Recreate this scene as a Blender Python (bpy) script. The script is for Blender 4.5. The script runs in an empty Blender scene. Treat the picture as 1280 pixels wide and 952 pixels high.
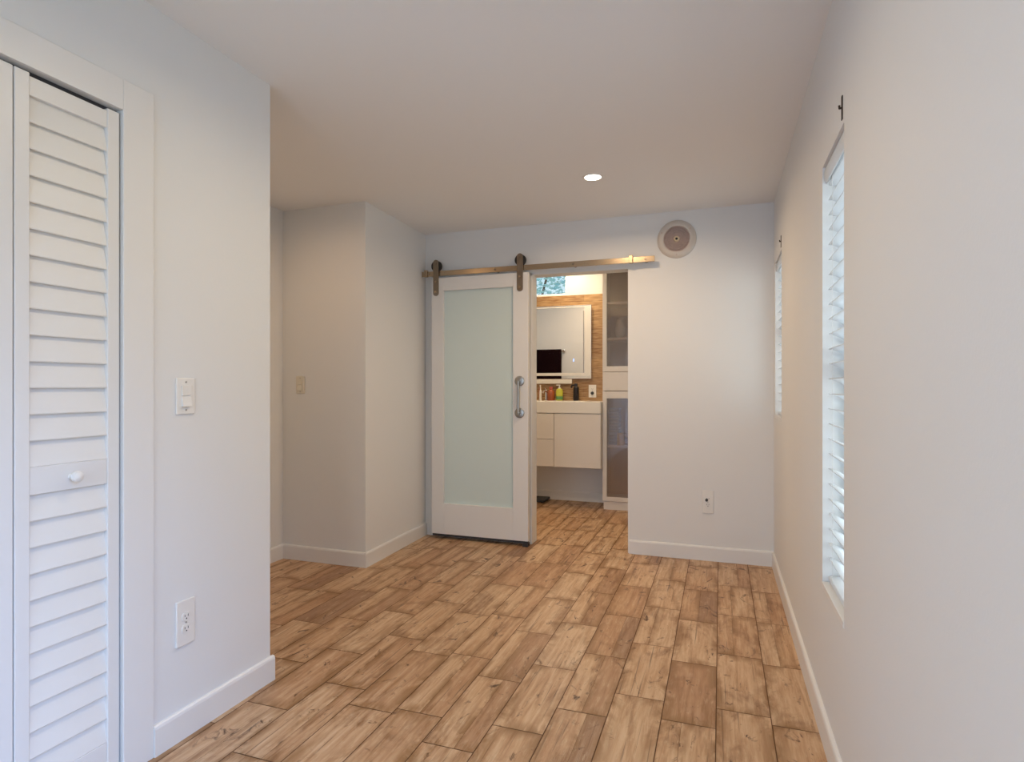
import bpy, bmesh, math, random
from mathutils import Vector, Matrix
random.seed(7)
S = bpy.context.scene
COL = S.collection
R = math.radians

# ------------------------------------------------------------------ camera
cam = bpy.data.cameras.new('camera'); camo = bpy.data.objects.new('camera', cam); COL.objects.link(camo)
cam.sensor_fit = 'HORIZONTAL'; cam.sensor_width = 36.0
cam.lens = 742.55 / 1280 * 36
cam.shift_y = 7.36 / 1280
cam.clip_start = 0.02
camo.location = (0, 0, 1.2026)
camo.rotation_euler = (R(90), 0, R(19.338))
S.camera = camo

# ------------------------------------------------------------------ view + world + lights
S.view_settings.view_transform = 'Standard'
S.view_settings.look = 'None'
S.view_settings.gamma = 1.0
S.view_settings.use_curve_mapping = False
S.view_settings.exposure = 0.0

w = bpy.data.worlds.new('sky'); S.world = w; w.use_nodes = True
nt = w.node_tree; bg = nt.nodes['Background']
tc = nt.nodes.new('ShaderNodeTexCoord'); sp = nt.nodes.new('ShaderNodeSeparateXYZ'); rp = nt.nodes.new('ShaderNodeValToRGB')
nt.links.new(tc.outputs['Generated'], sp.inputs[0]); nt.links.new(sp.outputs['Z'], rp.inputs[0]); nt.links.new(rp.outputs[0], bg.inputs[0])
rp.color_ramp.elements[0].position = 0.0; rp.color_ramp.elements[0].color = (0.62, 0.72, 0.74, 1)
rp.color_ramp.elements[1].position = 0.5; rp.color_ramp.elements[1].color = (0.42, 0.72, 1.0, 1)
bg.inputs[1].default_value = 1.25

def area(name, loc, rot, sx, sy, power, color, shape='RECTANGLE', spread=180):
    d = bpy.data.lights.new(name, 'AREA'); d.shape = shape; d.size = sx
    if shape == 'RECTANGLE': d.size_y = sy
    d.energy = power; d.color = color; d.spread = R(spread)
    o = bpy.data.objects.new(name, d); COL.objects.link(o); o.location = loc; o.rotation_euler = rot
    return o
# daylight through the glazed opening behind the camera, through the two side windows and the bathroom transom
area('daylight_rear_window', (-0.62, -2.25, 1.15), (R(66), 0, 0), 1.6, 2.0, 32, (0.55, 0.72, 1.0), spread=150)
area('daylight_unseen_side_window', (0.66, -0.20, 1.40), (R(45), 0, R(90)), 1.3, 1.3, 50, (0.33, 0.52, 1.0), spread=105)
area('daylight_side_window', (0.62, 2.14, 1.25), (R(90), 0, R(90)), 0.5, 1.5, 8, (0.86, 0.94, 1.0))
area('daylight_side_window', (0.62, 4.02, 1.52), (R(90), 0, R(90)), 0.5, 1.05, 5, (0.86, 0.94, 1.0))
area('daylight_transom', (-1.9, 6.42, 2.42), (R(62), 0, R(180)), 0.75, 0.35, 14, (0.9, 0.96, 1.0))

# ------------------------------------------------------------------ helpers
class MB:
    """collects shapes in world coordinates, then links them as one mesh object"""
    def __init__(s): s.bm = bmesh.new()
    def box(s, x0, x1, y0, y1, z0, z1, bev=0.0, seg=2, M=None):
        b = bmesh.new(); bmesh.ops.create_cube(b, size=1)
        for v in b.verts:
            v.co = Vector(((x0+x1)/2 + v.co.x*(x1-x0), (y0+y1)/2 + v.co.y*(y1-y0), (z0+z1)/2 + v.co.z*(z1-z0)))
        if bev: bmesh.ops.bevel(b, geom=b.edges[:], offset=bev, segments=seg, profile=0.5, affect='EDGES')
        return s._add(b, M)
    def cyl(s, p, q, r0, r1=None, n=24, bev=0.0):
        p, q = Vector(p), Vector(q); d = q-p
        b = bmesh.new()
        bmesh.ops.create_cone(b, cap_ends=True, segments=n, radius1=r0, radius2=r0 if r1 is None else r1, depth=d.length)
        if bev:
            es = [e for e in b.edges if abs(abs(e.verts[0].co.z) - d.length/2) < 1e-6 and abs(e.verts[0].co.z-e.verts[1].co.z) < 1e-6]
            bmesh.ops.bevel(b, geom=es, offset=bev, segments=2, profile=0.5, affect='EDGES')
        M = Matrix.Translation((p+q)/2) @ d.to_track_quat('Z', 'Y').to_matrix().to_4x4()
        return s._add(b, M)
    def lathe(s, prof, M=None, n=32):
        """prof: (r, z) pairs, around local z"""
        b = bmesh.new(); rings = []
        for r, z in prof:
            if r < 1e-6: rings.append([b.verts.new((0, 0, z))])
            else: rings.append([b.verts.new((r*math.cos(2*math.pi*i/n), r*math.sin(2*math.pi*i/n), z)) for i in range(n)])
        for A, B in zip(rings, rings[1:]):
            for i in range(n):
                j = (i+1) % n
                f = [A[i % len(A)], A[j % len(A)], B[j % len(B)], B[i % len(B)]]
                u = []
                for v in f:
                    if v not in u: u.append(v)
                if len(u) > 2: b.faces.new(u)
        bmesh.ops.recalc_face_normals(b, faces=b.faces[:])
        return s._add(b, M)
    def prism(s, pts, axis, a0, a1):
        """closed outline of 2-D pts extruded along an axis ('x','y','z')"""
        def co(p, a):
            return {'x': (a, p[0], p[1]), 'y': (p[0], a, p[1]), 'z': (p[0], p[1], a)}[axis]
        b = bmesh.new()
        A = [b.verts.new(co(p, a0)) for p in pts]; B = [b.verts.new(co(p, a1)) for p in pts]
        b.faces.new(A); b.faces.new(B[::-1])
        for i in range(len(pts)):
            j = (i+1) % len(pts); b.faces.new((A[i], B[i], B[j], A[j]))
        bmesh.ops.recalc_face_normals(b, faces=b.faces[:])
        return s._add(b, None)
    def tube(s, pts, r, n=10):
        pts = [Vector(p) for p in pts]
        for p, q in zip(pts, pts[1:]): s.cyl(p, q, r, n=n)
        for p in pts[1:-1]: 
            b = bmesh.new(); bmesh.ops.create_icosphere(b, subdivisions=2, radius=r); s._add(b, Matrix.Translation(p))
        return s
    def sphere(s, c, r, sc=(1, 1, 1)):
        b = bmesh.new(); bmesh.ops.create_uvsphere(b, u_segments=20, v_segments=12, radius=r)
        return s._add(b, Matrix.Translation(c) @ Matrix.Diagonal((*sc, 1)))
    def _add(s, b, M):
        if M is not None: bmesh.ops.transform(b, matrix=M, verts=b.verts[:])
        me = bpy.data.meshes.new('tmp'); b.to_mesh(me); b.free(); s.bm.from_mesh(me); bpy.data.meshes.remove(me)
        return s
    def build(s, name, mat, parent=None, smooth=False):
        me = bpy.data.meshes.new(name)
        off = Vector((0, 0, 0)); p = parent
        while p is not None: off += p.location; p = p.parent
        if parent is not None:
            bmesh.ops.translate(s.bm, vec=-off, verts=s.bm.verts[:])
            o_loc = (0, 0, 0)
        else:
            if s.bm.verts:
                lo = Vector([min(v.co[i] for v in s.bm.verts) for i in range(3)]); hi = Vector([max(v.co[i] for v in s.bm.verts) for i in range(3)])
                c = Vector(((lo.x+hi.x)/2, (lo.y+hi.y)/2, lo.z))
            else: c = Vector((0, 0, 0))
            bmesh.ops.translate(s.bm, vec=-c, verts=s.bm.verts[:]); o_loc = c
        s.bm.to_mesh(me); s.bm.free()
        if smooth:
            me.shade_smooth()
            me.set_sharp_from_angle(angle=R(35))
        me.materials.append(mat)
        o = bpy.data.objects.new(name, me); COL.objects.link(o); o.location = o_loc
        if parent is not None: o.parent = parent
        return o

def thing(name, loc, label, cat, group=None):
    o = bpy.data.objects.new(name, None); COL.objects.link(o); o.location = loc; o.empty_display_size = 0.1
    o['label'] = label; o['category'] = cat
    if group: o['group'] = group
    return o
def tag(o, label, cat, group=None):
    o['label'] = label; o['category'] = cat
    if group: o['group'] = group
    return o
def struct(o, label=None, cat=None):
    o['kind'] = 'structure'
    if label: o['label'] = label
    if cat: o['category'] = cat
    return o

# ------------------------------------------------------------------ materials
def lin(h):
    c = [int(h[i:i+2], 16)/255 for i in (0, 2, 4)]
    return tuple((x/12.92 if x <= 0.04045 else ((x+0.055)/1.055)**2.4) for x in c) + (1,)
def mat(name, color, rough=0.5, metal=0.0, spec=0.5, bump=0.0, bscale=200, var=0.0, vscale=6):
    m = bpy.data.materials.new(name); m.use_nodes = True; n = m.node_tree; b = n.nodes['Principled BSDF']
    b.inputs['Base Color'].default_value = color; b.inputs['Roughness'].default_value = rough
    b.inputs['Metallic'].default_value = metal; b.inputs['Specular IOR Level'].default_value = spec
    t = n.nodes.new('ShaderNodeTexCoord')
    if var:
        no = n.nodes.new('ShaderNodeTexNoise'); no.inputs['Scale'].default_value = vscale; no.inputs['Detail'].default_value = 4
        mx = n.nodes.new('ShaderNodeMixRGB'); mx.inputs[1].default_value = color
        mx.inputs[2].default_value = tuple(c*(1-var) for c in color[:3])+(1,)
        n.links.new(t.outputs['Object'], no.inputs['Vector']); n.links.new(no.outputs['Fac'], mx.inputs[0]); n.links.new(mx.outputs[0], b.inputs['Base Color'])
    if bump:
        no = n.nodes.new('ShaderNodeTexNoise'); no.inputs['Scale'].default_value = bscale; no.inputs['Detail'].default_value = 3
        bu = n.nodes.new('ShaderNodeBump'); bu.inputs['Strength'].default_value = bump; bu.inputs['Distance'].default_value = 0.002
        n.links.new(t.outputs['Object'], no.inputs['Vector']); n.links.new(no.outputs['Fac'], bu.inputs['Height']); n.links.new(bu.outputs[0], b.inputs['Normal'])
    return m
def emit(name, color, strength):
    m = bpy.data.materials.new(name); m.use_nodes = True; n = m.node_tree; n.nodes.clear()
    e = n.nodes.new('ShaderNodeEmission'); e.inputs[0].default_value = color; e.inputs[1].default_value = strength
    o = n.nodes.new('ShaderNodeOutputMaterial'); n.links.new(e.outputs[0], o.inputs[0]); return m
def thin_glass(name, tint=(1, 1, 1, 1), haze=0.0, haze_col=(0.6, 0.6, 0.6, 1), gl=0.08):
    m = bpy.data.materials.new(name); m.use_nodes = True; n = m.node_tree; n.nodes.clear()
    t = n.nodes.new('ShaderNodeBsdfTransparent'); t.inputs[0].default_value = tint
    g = n.nodes.new('ShaderNodeBsdfGlossy'); g.inputs['Roughness'].default_value = 0.03
    d = n.nodes.new('ShaderNodeBsdfDiffuse'); d.inputs[0].default_value = haze_col
    a = n.nodes.new('ShaderNodeMixShader'); a.inputs[0].default_value = haze
    c = n.nodes.new('ShaderNodeMixShader'); c.inputs[0].default_value = gl
    o = n.nodes.new('ShaderNodeOutputMaterial')
    n.links.new(t.outputs[0], a.inputs[1]); n.links.new(d.outputs[0], a.inputs[2])
    n.links.new(a.outputs[0], c.inputs[1]); n.links.new(g.outputs[0], c.inputs[2]); n.links.new(c.outputs[0], o.inputs[0])
    return m
def frosted(name, color):
    m = bpy.data.materials.new(name); m.use_nodes = True; n = m.node_tree; n.nodes.clear()
    d = n.nodes.new('ShaderNodeBsdfDiffuse'); d.inputs[0].default_value = color
    t = n.nodes.new('ShaderNodeBsdfTranslucent'); t.inputs[0].default_value = color
    g = n.nodes.new('ShaderNodeBsdfGlossy'); g.inputs['Roughness'].default_value = 0.32
    a = n.nodes.new('ShaderNodeMixShader'); a.inputs[0].default_value = 0.2
    c = n.nodes.new('ShaderNodeMixShader'); c.inputs[0].default_value = 0.06
    o = n.nodes.new('ShaderNodeOutputMaterial')
    n.links.new(d.outputs[0], a.inputs[1]); n.links.new(t.outputs[0], a.inputs[2])
    n.links.new(a.outputs[0], c.inputs[1]); n.links.new(g.outputs[0], c.inputs[2]); n.links.new(c.outputs[0], o.inputs[0])
    return m

WALL = mat('white_wall_paint', (0.785, 0.785, 0.775, 1), 0.6, bump=0.12, bscale=160, spec=0.3)
CEIL = mat('white_ceiling_paint', (0.86, 0.855, 0.845, 1), 0.75, bump=0.1, bscale=120, spec=0.2)
TRIM = mat('white_gloss_trim', (0.80, 0.79, 0.77, 1), 0.35, bump=0.03, bscale=30)
DOORW = mat('white_door_lacquer', (0.78, 0.77, 0.75, 1), 0.38, bump=0.03, bscale=30)
LOUV = mat('white_louvre_paint', (0.80, 0.785, 0.75, 1), 0.45, bump=0.04, bscale=60)
PLATE = mat('white_plastic_plate', (0.82, 0.80, 0.76, 1), 0.3, bump=0.01, bscale=20)
PLATE_OLD = mat('almond_plastic_plate', (0.74, 0.69, 0.58, 1), 0.35, bump=0.01, bscale=20)
SLOT = mat('dark_slot', (0.02, 0.02, 0.02, 1), 0.6, bump=0.01)
STEEL = mat('brushed_steel', (0.46, 0.36, 0.25, 1), 0.24, 1.0, bump=0.04, bscale=300)
STEEL_D = mat('dark_brushed_steel', (0.30, 0.24, 0.18, 1), 0.3, 1.0, bump=0.04, bscale=300)
HANDLE = mat('satin_nickel', (0.40, 0.39, 0.37, 1), 0.35, 1.0, bump=0.02, bscale=200)
WHEEL = mat('black_nylon', (0.02, 0.018, 0.016, 1), 0.45, bump=0.02)
DARK = mat('dark_grey_plastic', (0.04, 0.04, 0.045, 1), 0.5, bump=0.02)
FROST = frosted('frosted_glass', (0.78, 0.90, 0.88, 1))
GLASS = thin_glass('window_glass', (0.97, 0.99, 0.98, 1), gl=0.05)
CABGLASS = thin_glass('cabinet_glass', (0.84, 0.80, 0.77, 1), haze=0.15, haze_col=(0.52, 0.44, 0.38, 1), gl=0.08)
BLIND = mat('white_blind_vinyl', (0.86, 0.87, 0.88, 1), 0.4, bump=0.02)
_n = BLIND.node_tree; _t = _n.nodes.new('ShaderNodeBsdfTranslucent'); _t.inputs[0].default_value = (0.80, 0.85, 0.90, 1)
_m = _n.nodes.new('ShaderNodeMixShader'); _m.inputs[0].default_value = 0.3
_n.links.new(_n.nodes['Principled BSDF'].outputs[0], _m.inputs[1]); _n.links.new(_t.outputs[0], _m.inputs[2]); _n.links.new(_m.outputs[0], _n.nodes['Material Output'].inputs[0])
CORD = mat('white_cord', (0.75, 0.74, 0.72, 1), 0.8, bump=0.05)
HOOK = mat('dark_metal_hook', (0.06, 0.045, 0.04, 1), 0.4, 0.8, bump=0.02)
GRILLE = mat('taupe_mesh', (0.66, 0.50, 0.43, 1), 0.6, var=0.3, vscale=40)
VENTRIM = mat('offwhite_vent_plastic', (0.62, 0.56, 0.50, 1), 0.4, bump=0.02)
VENTHUB = mat('cream_plastic', (0.75, 0.62, 0.42, 1), 0.4, bump=0.02)
VANITY = mat('white_vanity_lacquer', (0.76, 0.71, 0.66, 1), 0.3, bump=0.02)
COUNTER = mat('white_ceramic', (0.82, 0.79, 0.74, 1), 0.15, bump=0.01)
MIRROR = mat('mirror_silver', (0.86, 0.86, 0.88, 1), 0.02, 1.0, bump=0.0)
FRAMEL = mat('frosted_mirror_band', (0.80, 0.78, 0.75, 1), 0.4, bump=0.01)
TOWEL = mat('dark_maroon_terry', (0.010, 0.003, 0.004, 1), 0.95, bump=0.6, bscale=350, spec=0.05)
CHROME = mat('chrome', (0.75, 0.73, 0.70, 1), 0.12, 1.0, bump=0.01)
AMBER = mat('amber_red_bottle', (0.40, 0.10, 0.035, 1), 0.25, var=0.3, vscale=30)
SOAP = mat('yellow_green_soap', (0.62, 0.62, 0.08, 1), 0.25, var=0.3, vscale=20)
SOAPLABEL = mat('green_label', (0.12, 0.34, 0.12, 1), 0.5, var=0.2, vscale=60)
BLACKB = mat('black_bottle', (0.012, 0.008, 0.010, 1), 0.3, bump=0.01)
REDB = mat('red_grip', (0.45, 0.08, 0.06, 1), 0.5, bump=0.02)
LEDW = emit('lamp_diffuser', (1.0, 0.90, 0.74, 1), 14.0)
LEDM = emit('mirror_led', (1.0, 0.93, 0.84, 1), 1.3)
LEDB = emit('blue_touch_light', (0.35, 0.5, 1.0, 1), 2.0)
BARK = mat('bark', (0.12, 0.08, 0.05, 1), 0.9, var=0.4, vscale=30)
LEAF = mat('sunlit_leaf', (0.50, 0.80, 0.78, 1), 0.6, var=0.5, vscale=5)  # sunlight is put into the pale leaf colour, no sun lamp shines on it
GOLD = mat('gold_tin', (0.62, 0.38, 0.10, 1), 0.35, 0.4, bump=0.02)
BLUEC = mat('blue_cloth', (0.30, 0.36, 0.52, 1), 0.9, bump=0.4, bscale=200)
PALECL = mat('pale_glassware', (0.55, 0.52, 0.46, 1), 0.3, bump=0.02)
REDCL = mat('dusky_cloth', (0.30, 0.17, 0.15, 1), 0.9, bump=0.4, bscale=200)
CABIN = mat('cabinet_interior', (0.58, 0.42, 0.31, 1), 0.6, bump=0.02)

def wood_floor():
    m = bpy.data.materials.new('wood_look_tile'); m.use_nodes = True; n = m.node_tree; L = n.links; b = n.nodes['Principled BSDF']
    at = n.nodes.new('ShaderNodeAttribute'); at.attribute_name = 'plank'
    se = n.nodes.new('ShaderNodeSeparateColor'); L.new(at.outputs['Color'], se.inputs[0])
    tc = n.nodes.new('ShaderNodeTexCoord')
    cb = n.nodes.new('ShaderNodeCombineXYZ')
    for i, (k, out) in enumerate((( 37.0, 'Green'), (53.0, 'Blue'), (19.0, 'Green'))):
        mu = n.nodes.new('ShaderNodeMath'); mu.operation = 'MULTIPLY'; mu.inputs[1].default_value = k
        L.new(se.outputs[out], mu.inputs[0]); L.new(mu.outputs[0], cb.inputs[i])
    ad = n.nodes.new('ShaderNodeVectorMath'); ad.operation = 'ADD'; L.new(tc.outputs['Object'], ad.inputs[0]); L.new(cb.outputs[0], ad.inputs[1])
    def noise(scale, s, detail=5, rough=0.6, dist=0.0):
        mp = n.nodes.new('ShaderNodeMapping'); mp.inputs['Scale'].default_value = scale; L.new(ad.outputs[0], mp.inputs[0])
        no = n.nodes.new('ShaderNodeTexNoise'); no.inputs['Scale'].default_value = s; no.inputs['Detail'].default_value = detail
        no.inputs['Roughness'].default_value = rough; no.inputs['Distortion'].default_value = dist; L.new(mp.outputs[0], no.inputs['Vector']); return no.outputs['Fac']
    def ramp(f, stops):
        r = n.nodes.new('ShaderNodeValToRGB'); e = r.color_ramp.elements
        e[0].position, e[0].color = stops[0]; e[1].position, e[1].color = stops[-1]
        for p, c in stops[1:-1]: q = e.new(p); q.color = c
        L.new(f, r.inputs[0]); return r.outputs[0]
    def mix(f, a, c, mode='MIX'):
        x = n.nodes.new('ShaderNodeMixRGB'); x.blend_type = mode
        for i, v in enumerate((f, a, c)):
            if isinstance(v, (float, int)): x.inputs[i].default_value = v
            elif isinstance(v, tuple): x.inputs[i].default_value = v
            else: L.new(v, x.inputs[i])
        return x.outputs[0]
    W = lambda v: (v, v, v, 1)
    grain = noise((22, 1.6, 1), 2.2, 6, 0.65, 0.4)
    base = ramp(grain, [(0.28, lin('a68460')), (0.45, lin('c3a283')), (0.58, lin('d0b496')), (0.75, lin('dec8ae'))])
    # overall tone of each board
    tone = ramp(se.outputs['Red'], [(0.0, lin('a0774f')), (0.22, lin('d8b48d')), (0.55, lin('f6e4cc')), (1.0, lin('fffaf0'))])
    base = mix(0.62, base, tone, 'MULTIPLY')
    # weathered brown patches and knots
    pat = ramp(noise((3.2, 1.5, 1), 2.0, 5, 0.6, 0.9), [(0.54, W(0)), (0.70, W(0.9))])
    patg = ramp(grain, [(0.35, W(1)), (0.62, W(0.35))])
    base = mix(mix(1.0, pat, patg, 'MULTIPLY'), base, lin('7a5230'))
    kn = ramp(noise((9, 5, 1), 1.2, 4, 0.7, 1.6), [(0.60, W(0)), (0.69, W(1))])
    base = mix(kn, base, lin('583a24'))
    # pale scuffed wash and thin dark cracks
    ws = ramp(noise((30, 5, 1), 3.0, 4, 0.7), [(0.55, W(0)), (0.75, W(0.55))])
    base = mix(ws, base, lin('d9c2a2'))
    ck = ramp(noise((60, 1.2, 1), 1.6, 3, 0.5, 0.5), [(0.30, W(0.6)), (0.36, W(0))])
    base = mix(ck, base, lin('4d3522'))
    # burnt-looking worn brown along the long edges, in patches
    ea = n.nodes.new('ShaderNodeAttribute'); ea.attribute_name = 'edge'
    es = n.nodes.new('ShaderNodeSeparateColor'); L.new(ea.outputs['Color'], es.inputs[0])
    def edge(ch, k):
        a = n.nodes.new('ShaderNodeMath'); a.operation = 'SUBTRACT'; a.inputs[1].default_value = 0.5; L.new(es.outputs[ch], a.inputs[0])
        c = n.nodes.new('ShaderNodeMath'); c.operation = 'ABSOLUTE'; L.new(a.outputs[0], c.inputs[0])
        e = n.nodes.new('ShaderNodeMapRange'); e.inputs[1].default_value = 0.5-k; e.inputs[2].default_value = 0.5; L.new(c.outputs[0], e.inputs[0]); return e.outputs[0]
    en = ramp(noise((5, 2.4, 1), 1.7, 4, 0.65, 0.6), [(0.42, W(0)), (0.58, W(0.95))])
    ex = ramp(edge('Red', 0.30), [(0.0, W(0)), (1.0, W(1))]); ey = ramp(edge('Green', 0.13), [(0.0, W(0)), (1.0, W(1))])
    base = mix(mix(1.0, mix(1.0, ex, ey, 'LIGHTEN'), en, 'MULTIPLY'), base, lin('8e673f'))
    L.new(base, b.inputs['Base Color'])
    b.inputs['Roughness'].default_value = 0.42; b.inputs['Specular IOR Level'].default_value = 0.4
    bu = n.nodes.new('ShaderNodeBump'); bu.inputs['Strength'].default_value = 0.15; bu.inputs['Distance'].default_value = 0.002
    L.new(grain, bu.inputs['Height']); L.new(bu.outputs[0], b.inputs['Normal'])
    return m
FLOOR = wood_floor()
GROUT = mat('brown_grout', lin('6b4a33'), 0.9, bump=0.2)

def wall_tile():
    m = bpy.data.materials.new('wood_look_wall_tile'); m.use_nodes = True; n = m.node_tree; L = n.links; b = n.nodes['Principled BSDF']
    tc = n.nodes.new('ShaderNodeTexCoord'); mp = n.nodes.new('ShaderNodeMapping'); mp.inputs['Rotation'].default_value = (R(90), 0, 0)
    L.new(tc.outputs['Object'], mp.inputs[0])
    br = n.nodes.new('ShaderNodeTexBrick'); L.new(mp.outputs[0], br.inputs['Vector'])
    br.inputs['Scale'].default_value = 1; br.inputs['Brick Width'].default_value = 0.5; br.inputs['Row Height'].default_value = 0.10
    br.inputs['Mortar Size'].default_value = 0.003; br.inputs['Color1'].default_value = lin('b08a5c'); br.inputs['Color2'].default_value = lin('7f5836'); br.inputs['Mortar'].default_value = lin('6a4c34')
    no = n.nodes.new('ShaderNodeTexNoise'); no.inputs['Scale'].default_value = 6; no.inputs['Detail'].default_value = 6
    m2 = n.nodes.new('ShaderNodeMapping'); m2.inputs['Scale'].default_value = (1.5, 1, 14); L.new(tc.outputs['Object'], m2.inputs[0]); L.new(m2.outputs[0], no.inputs['Vector'])
    rp = n.nodes.new('ShaderNodeValToRGB'); rp.color_ramp.elements[0].color = lin('8a6238'); rp.color_ramp.elements[0].position = 0.35
    rp.color_ramp.elements[1].color = lin('d8b88a'); rp.color_ramp.elements[1].position = 0.65
    L.new(no.outputs['Fac'], rp.inputs[0])
    mx = n.nodes.new('ShaderNodeMixRGB'); mx.inputs[0].default_value = 0.5; L.new(br.outputs['Color'], mx.inputs[1]); L.new(rp.outputs[0], mx.inputs[2])
    L.new(mx.outputs[0], b.inputs['Base Color']); b.inputs['Roughness'].default_value = 0.4
    return m
TILE = wall_tile()

# ------------------------------------------------------------------ room dimensions
H = 2.44
XR, XL, YB, YR = 0.338, -1.743, 4.337, -2.0      # right wall, left wall, back wall, wall behind the camera
YL = 1.970                                        # where the left wall ends
XJ, YJ, XH = -2.2335, 3.413, -2.907               # jog beyond it, and the hall's side wall
XJB = -2.268                                      # the jog wall where it meets the back wall
YB2 = 4.457; YBB = 6.15; HB = 2.60                # bathroom side of the back wall, bathroom far wall, its ceiling
OX0, OX1, OZ = -1.372, -0.620, 2.068              # bathroom doorway

# ------------------------------------------------------------------ floor of separate plank tiles
def floor():
    bm = bmesh.new(); cl = bm.loops.layers.float_color.new('plank'); el = bm.loops.layers.float_color.new('edge')
    rng = random.Random(11); W = 0.188; LEN = 0.49; g = 0.0017
    def quad(x0, x1, y0, y1, z, c, mi):
        vs = [bm.verts.new(v) for v in ((x0, y0, z), (x1, y0, z), (x1, y1, z), (x0, y1, z))]
        f = bm.faces.new(vs); f.material_index = mi
        for l, uv in zip(f.loops, ((0, 0), (1, 0), (1, 1), (0, 1))): l[cl] = c; l[el] = (uv[0], uv[1], (x1-x0), 1)
    quad(-3.1, 0.5, -2.1, 6.3, -0.0025, (0, 0, 0, 1), 1)
    known = {0: 2.84, 1: 2.79, -1: 2.70, -2: 2.337, -3: 2.156, -4: 1.973, -5: 2.78, -6: 2.445, -7: 1.92, -8: 2.033, -9: 1.81}
    for k in range(-17, 3):
        x0 = -0.015 + W*k; x1 = x0 + W
        y = known.get(k, rng.uniform(0, LEN)); y -= math.ceil((y+2.2)/LEN)*LEN
        while y < 6.25:
            L = LEN
            t = rng.betavariate(3.2, 2.0)
            cx, cy = (x0+x1)/2, y + L/2
            if -2.30 < cx < -1.85 and 2.45 < cy < 2.8 and k == -11: t = 0.0     # the darker plank in the hall mouth
            a = (t, rng.random(), rng.random(), 1)
            yy0, yy1 = max(y+g, -2.05), min(y+L-g, 6.25)
            if yy1 > yy0:
                if rng.random() < 0.5:
                    xs = x0 + W*rng.choice((0.38, 0.5, 0.62))
                    b = (min(1, max(0, t + rng.choice((rng.uniform(-0.6, -0.3), rng.uniform(-0.15, 0.2))))), rng.random(), rng.random(), 1)
                    quad(x0+g, xs-0.0005, yy0, yy1, 0, a, 0); quad(xs+0.0005, x1-g, yy0, yy1, 0, b, 0)
                else:
                    quad(x0+g, x1-g, yy0, yy1, 0, a, 0)
            y += L
    me = bpy.data.meshes.new('floor'); bm.to_mesh(me); bm.free(); me.materials.append(FLOOR); me.materials.append(GROUT)
    o = bpy.data.objects.new('floor', me); COL.objects.link(o); return struct(o, 'weathered wood-look plank tile floor', 'floor')
floor()

# ------------------------------------------------------------------ shell
def boxes(name, mt, *bs):
    m = MB()
    for b in bs: m.box(*b)
    return struct(m.build(name, mt))
T = 0.13
W1 = (1.944, 2.330, 0.505, 1.971)      # near side window: y0, y1, z0, z1
W2 = (3.808, 4.239, 1.005, 2.010)      # far side window
W0 = (-0.85, 0.45, 0.70, 2.05)         # side window beside the camera, out of the picture
def wall_right():
    m = MB(); x0, x1 = XR, XR+T
    m.box(x0, x1, YR-T, W0[0], 0, H); m.box(x0, x1, W0[1], W1[0], 0, H); m.box(x0, x1, W1[1], W2[0], 0, H); m.box(x0, x1, W2[1], YB2, 0, H)
    for y0, y1, z0, z1 in (W0, W1, W2):
        m.box(x0, x1, y0, y1, 0, z0); m.box(x0, x1, y0, y1, z1, H)
    return struct(m.build('wall_right', WALL))
wall_right()
CY0, CY1, CZ = 0.13, 1.330, 2.055      # closet opening in the left wall
boxes('wall_left', WALL, (XL-T, XL, YR-T, CY0, 0, H), (XL-T, XL, CY1, YL, 0, H), (XL-T, XL, CY0, CY1, CZ, H),
      (XH-T, XL-T, YL-T, YL, 0, H))
boxes('wall_closet', WALL, (XL-0.75, XL-0.70, YR-T, YL-T, 0, H))
boxes('wall_hall', WALL, (XH-T, XH, YL, YJ, 0, H))
m = MB(); m.prism([(XH-T, YJ), (XJ, YJ), (XJB, YB), (XJB, YB2), (XH-T, YB2)], 'z', 0, H); struct(m.build('wall_jog', WALL))
boxes('wall_back', WALL, (XJB, OX0, YB, YB2, 0, H), (OX1, XR, YB, YB2, 0, H), (OX0, OX1, YB, YB2, OZ, H), (XH-T, XR, YB, YB2, H+0.10, HB+0.1))
RW = (-1.45, 0.20, 0.08, 2.10)         # glazed opening behind the camera
boxes('wall_rear', WALL, (XL, RW[0], YR-T, YR, 0, H), (RW[1], XR, YR-T, YR, 0, H), (RW[0], RW[1], YR-T, YR, 0, RW[2]), (RW[0], RW[1], YR-T, YR, RW[3], H))
boxes('ceiling', CEIL, (XH-T, XR+T, YR-T, YB2, H, H+0.10))
# bathroom shell
BX0, BX1 = -2.76, -0.45
BW = (-2.15, -1.552, 2.186, 2.50)      # transom window
boxes('wall_bath_far', WALL, (BX0, BW[0], YBB, YBB+T, 0, HB), (BW[1], BX1, YBB, YBB+T, 0, HB), (BW[0], BW[1], YBB, YBB+T, 0, BW[2]), (BW[0], BW[1], YBB, YBB+T, BW[3], HB))
boxes('wall_bath_left', WALL, (BX0-T, BX0, YB2, YBB+T, 0, HB))
boxes('wall_bath_right', WALL, (BX1, BX1+T, YB2, YBB+T, 0, HB))
boxes('ceiling_bath', CEIL, (BX0-T, BX1+T, YB2, YBB+T, HB, HB+0.1))
# tiled lower part of the bathroom's far wall
boxes('wall_bath_tile', TILE, (BX0, BX1, YBB-0.012, YBB, 0.80, 2.172))
# doorway lining
boxes('trim_doorway', TRIM, (OX0, OX0+0.012, YB-0.004, YB2, 0, OZ), (OX0, OX1, YB-0.004, YB2, OZ-0.012, OZ), (OX1-0.012, OX1, YB, YB2, 0, OZ))

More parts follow.
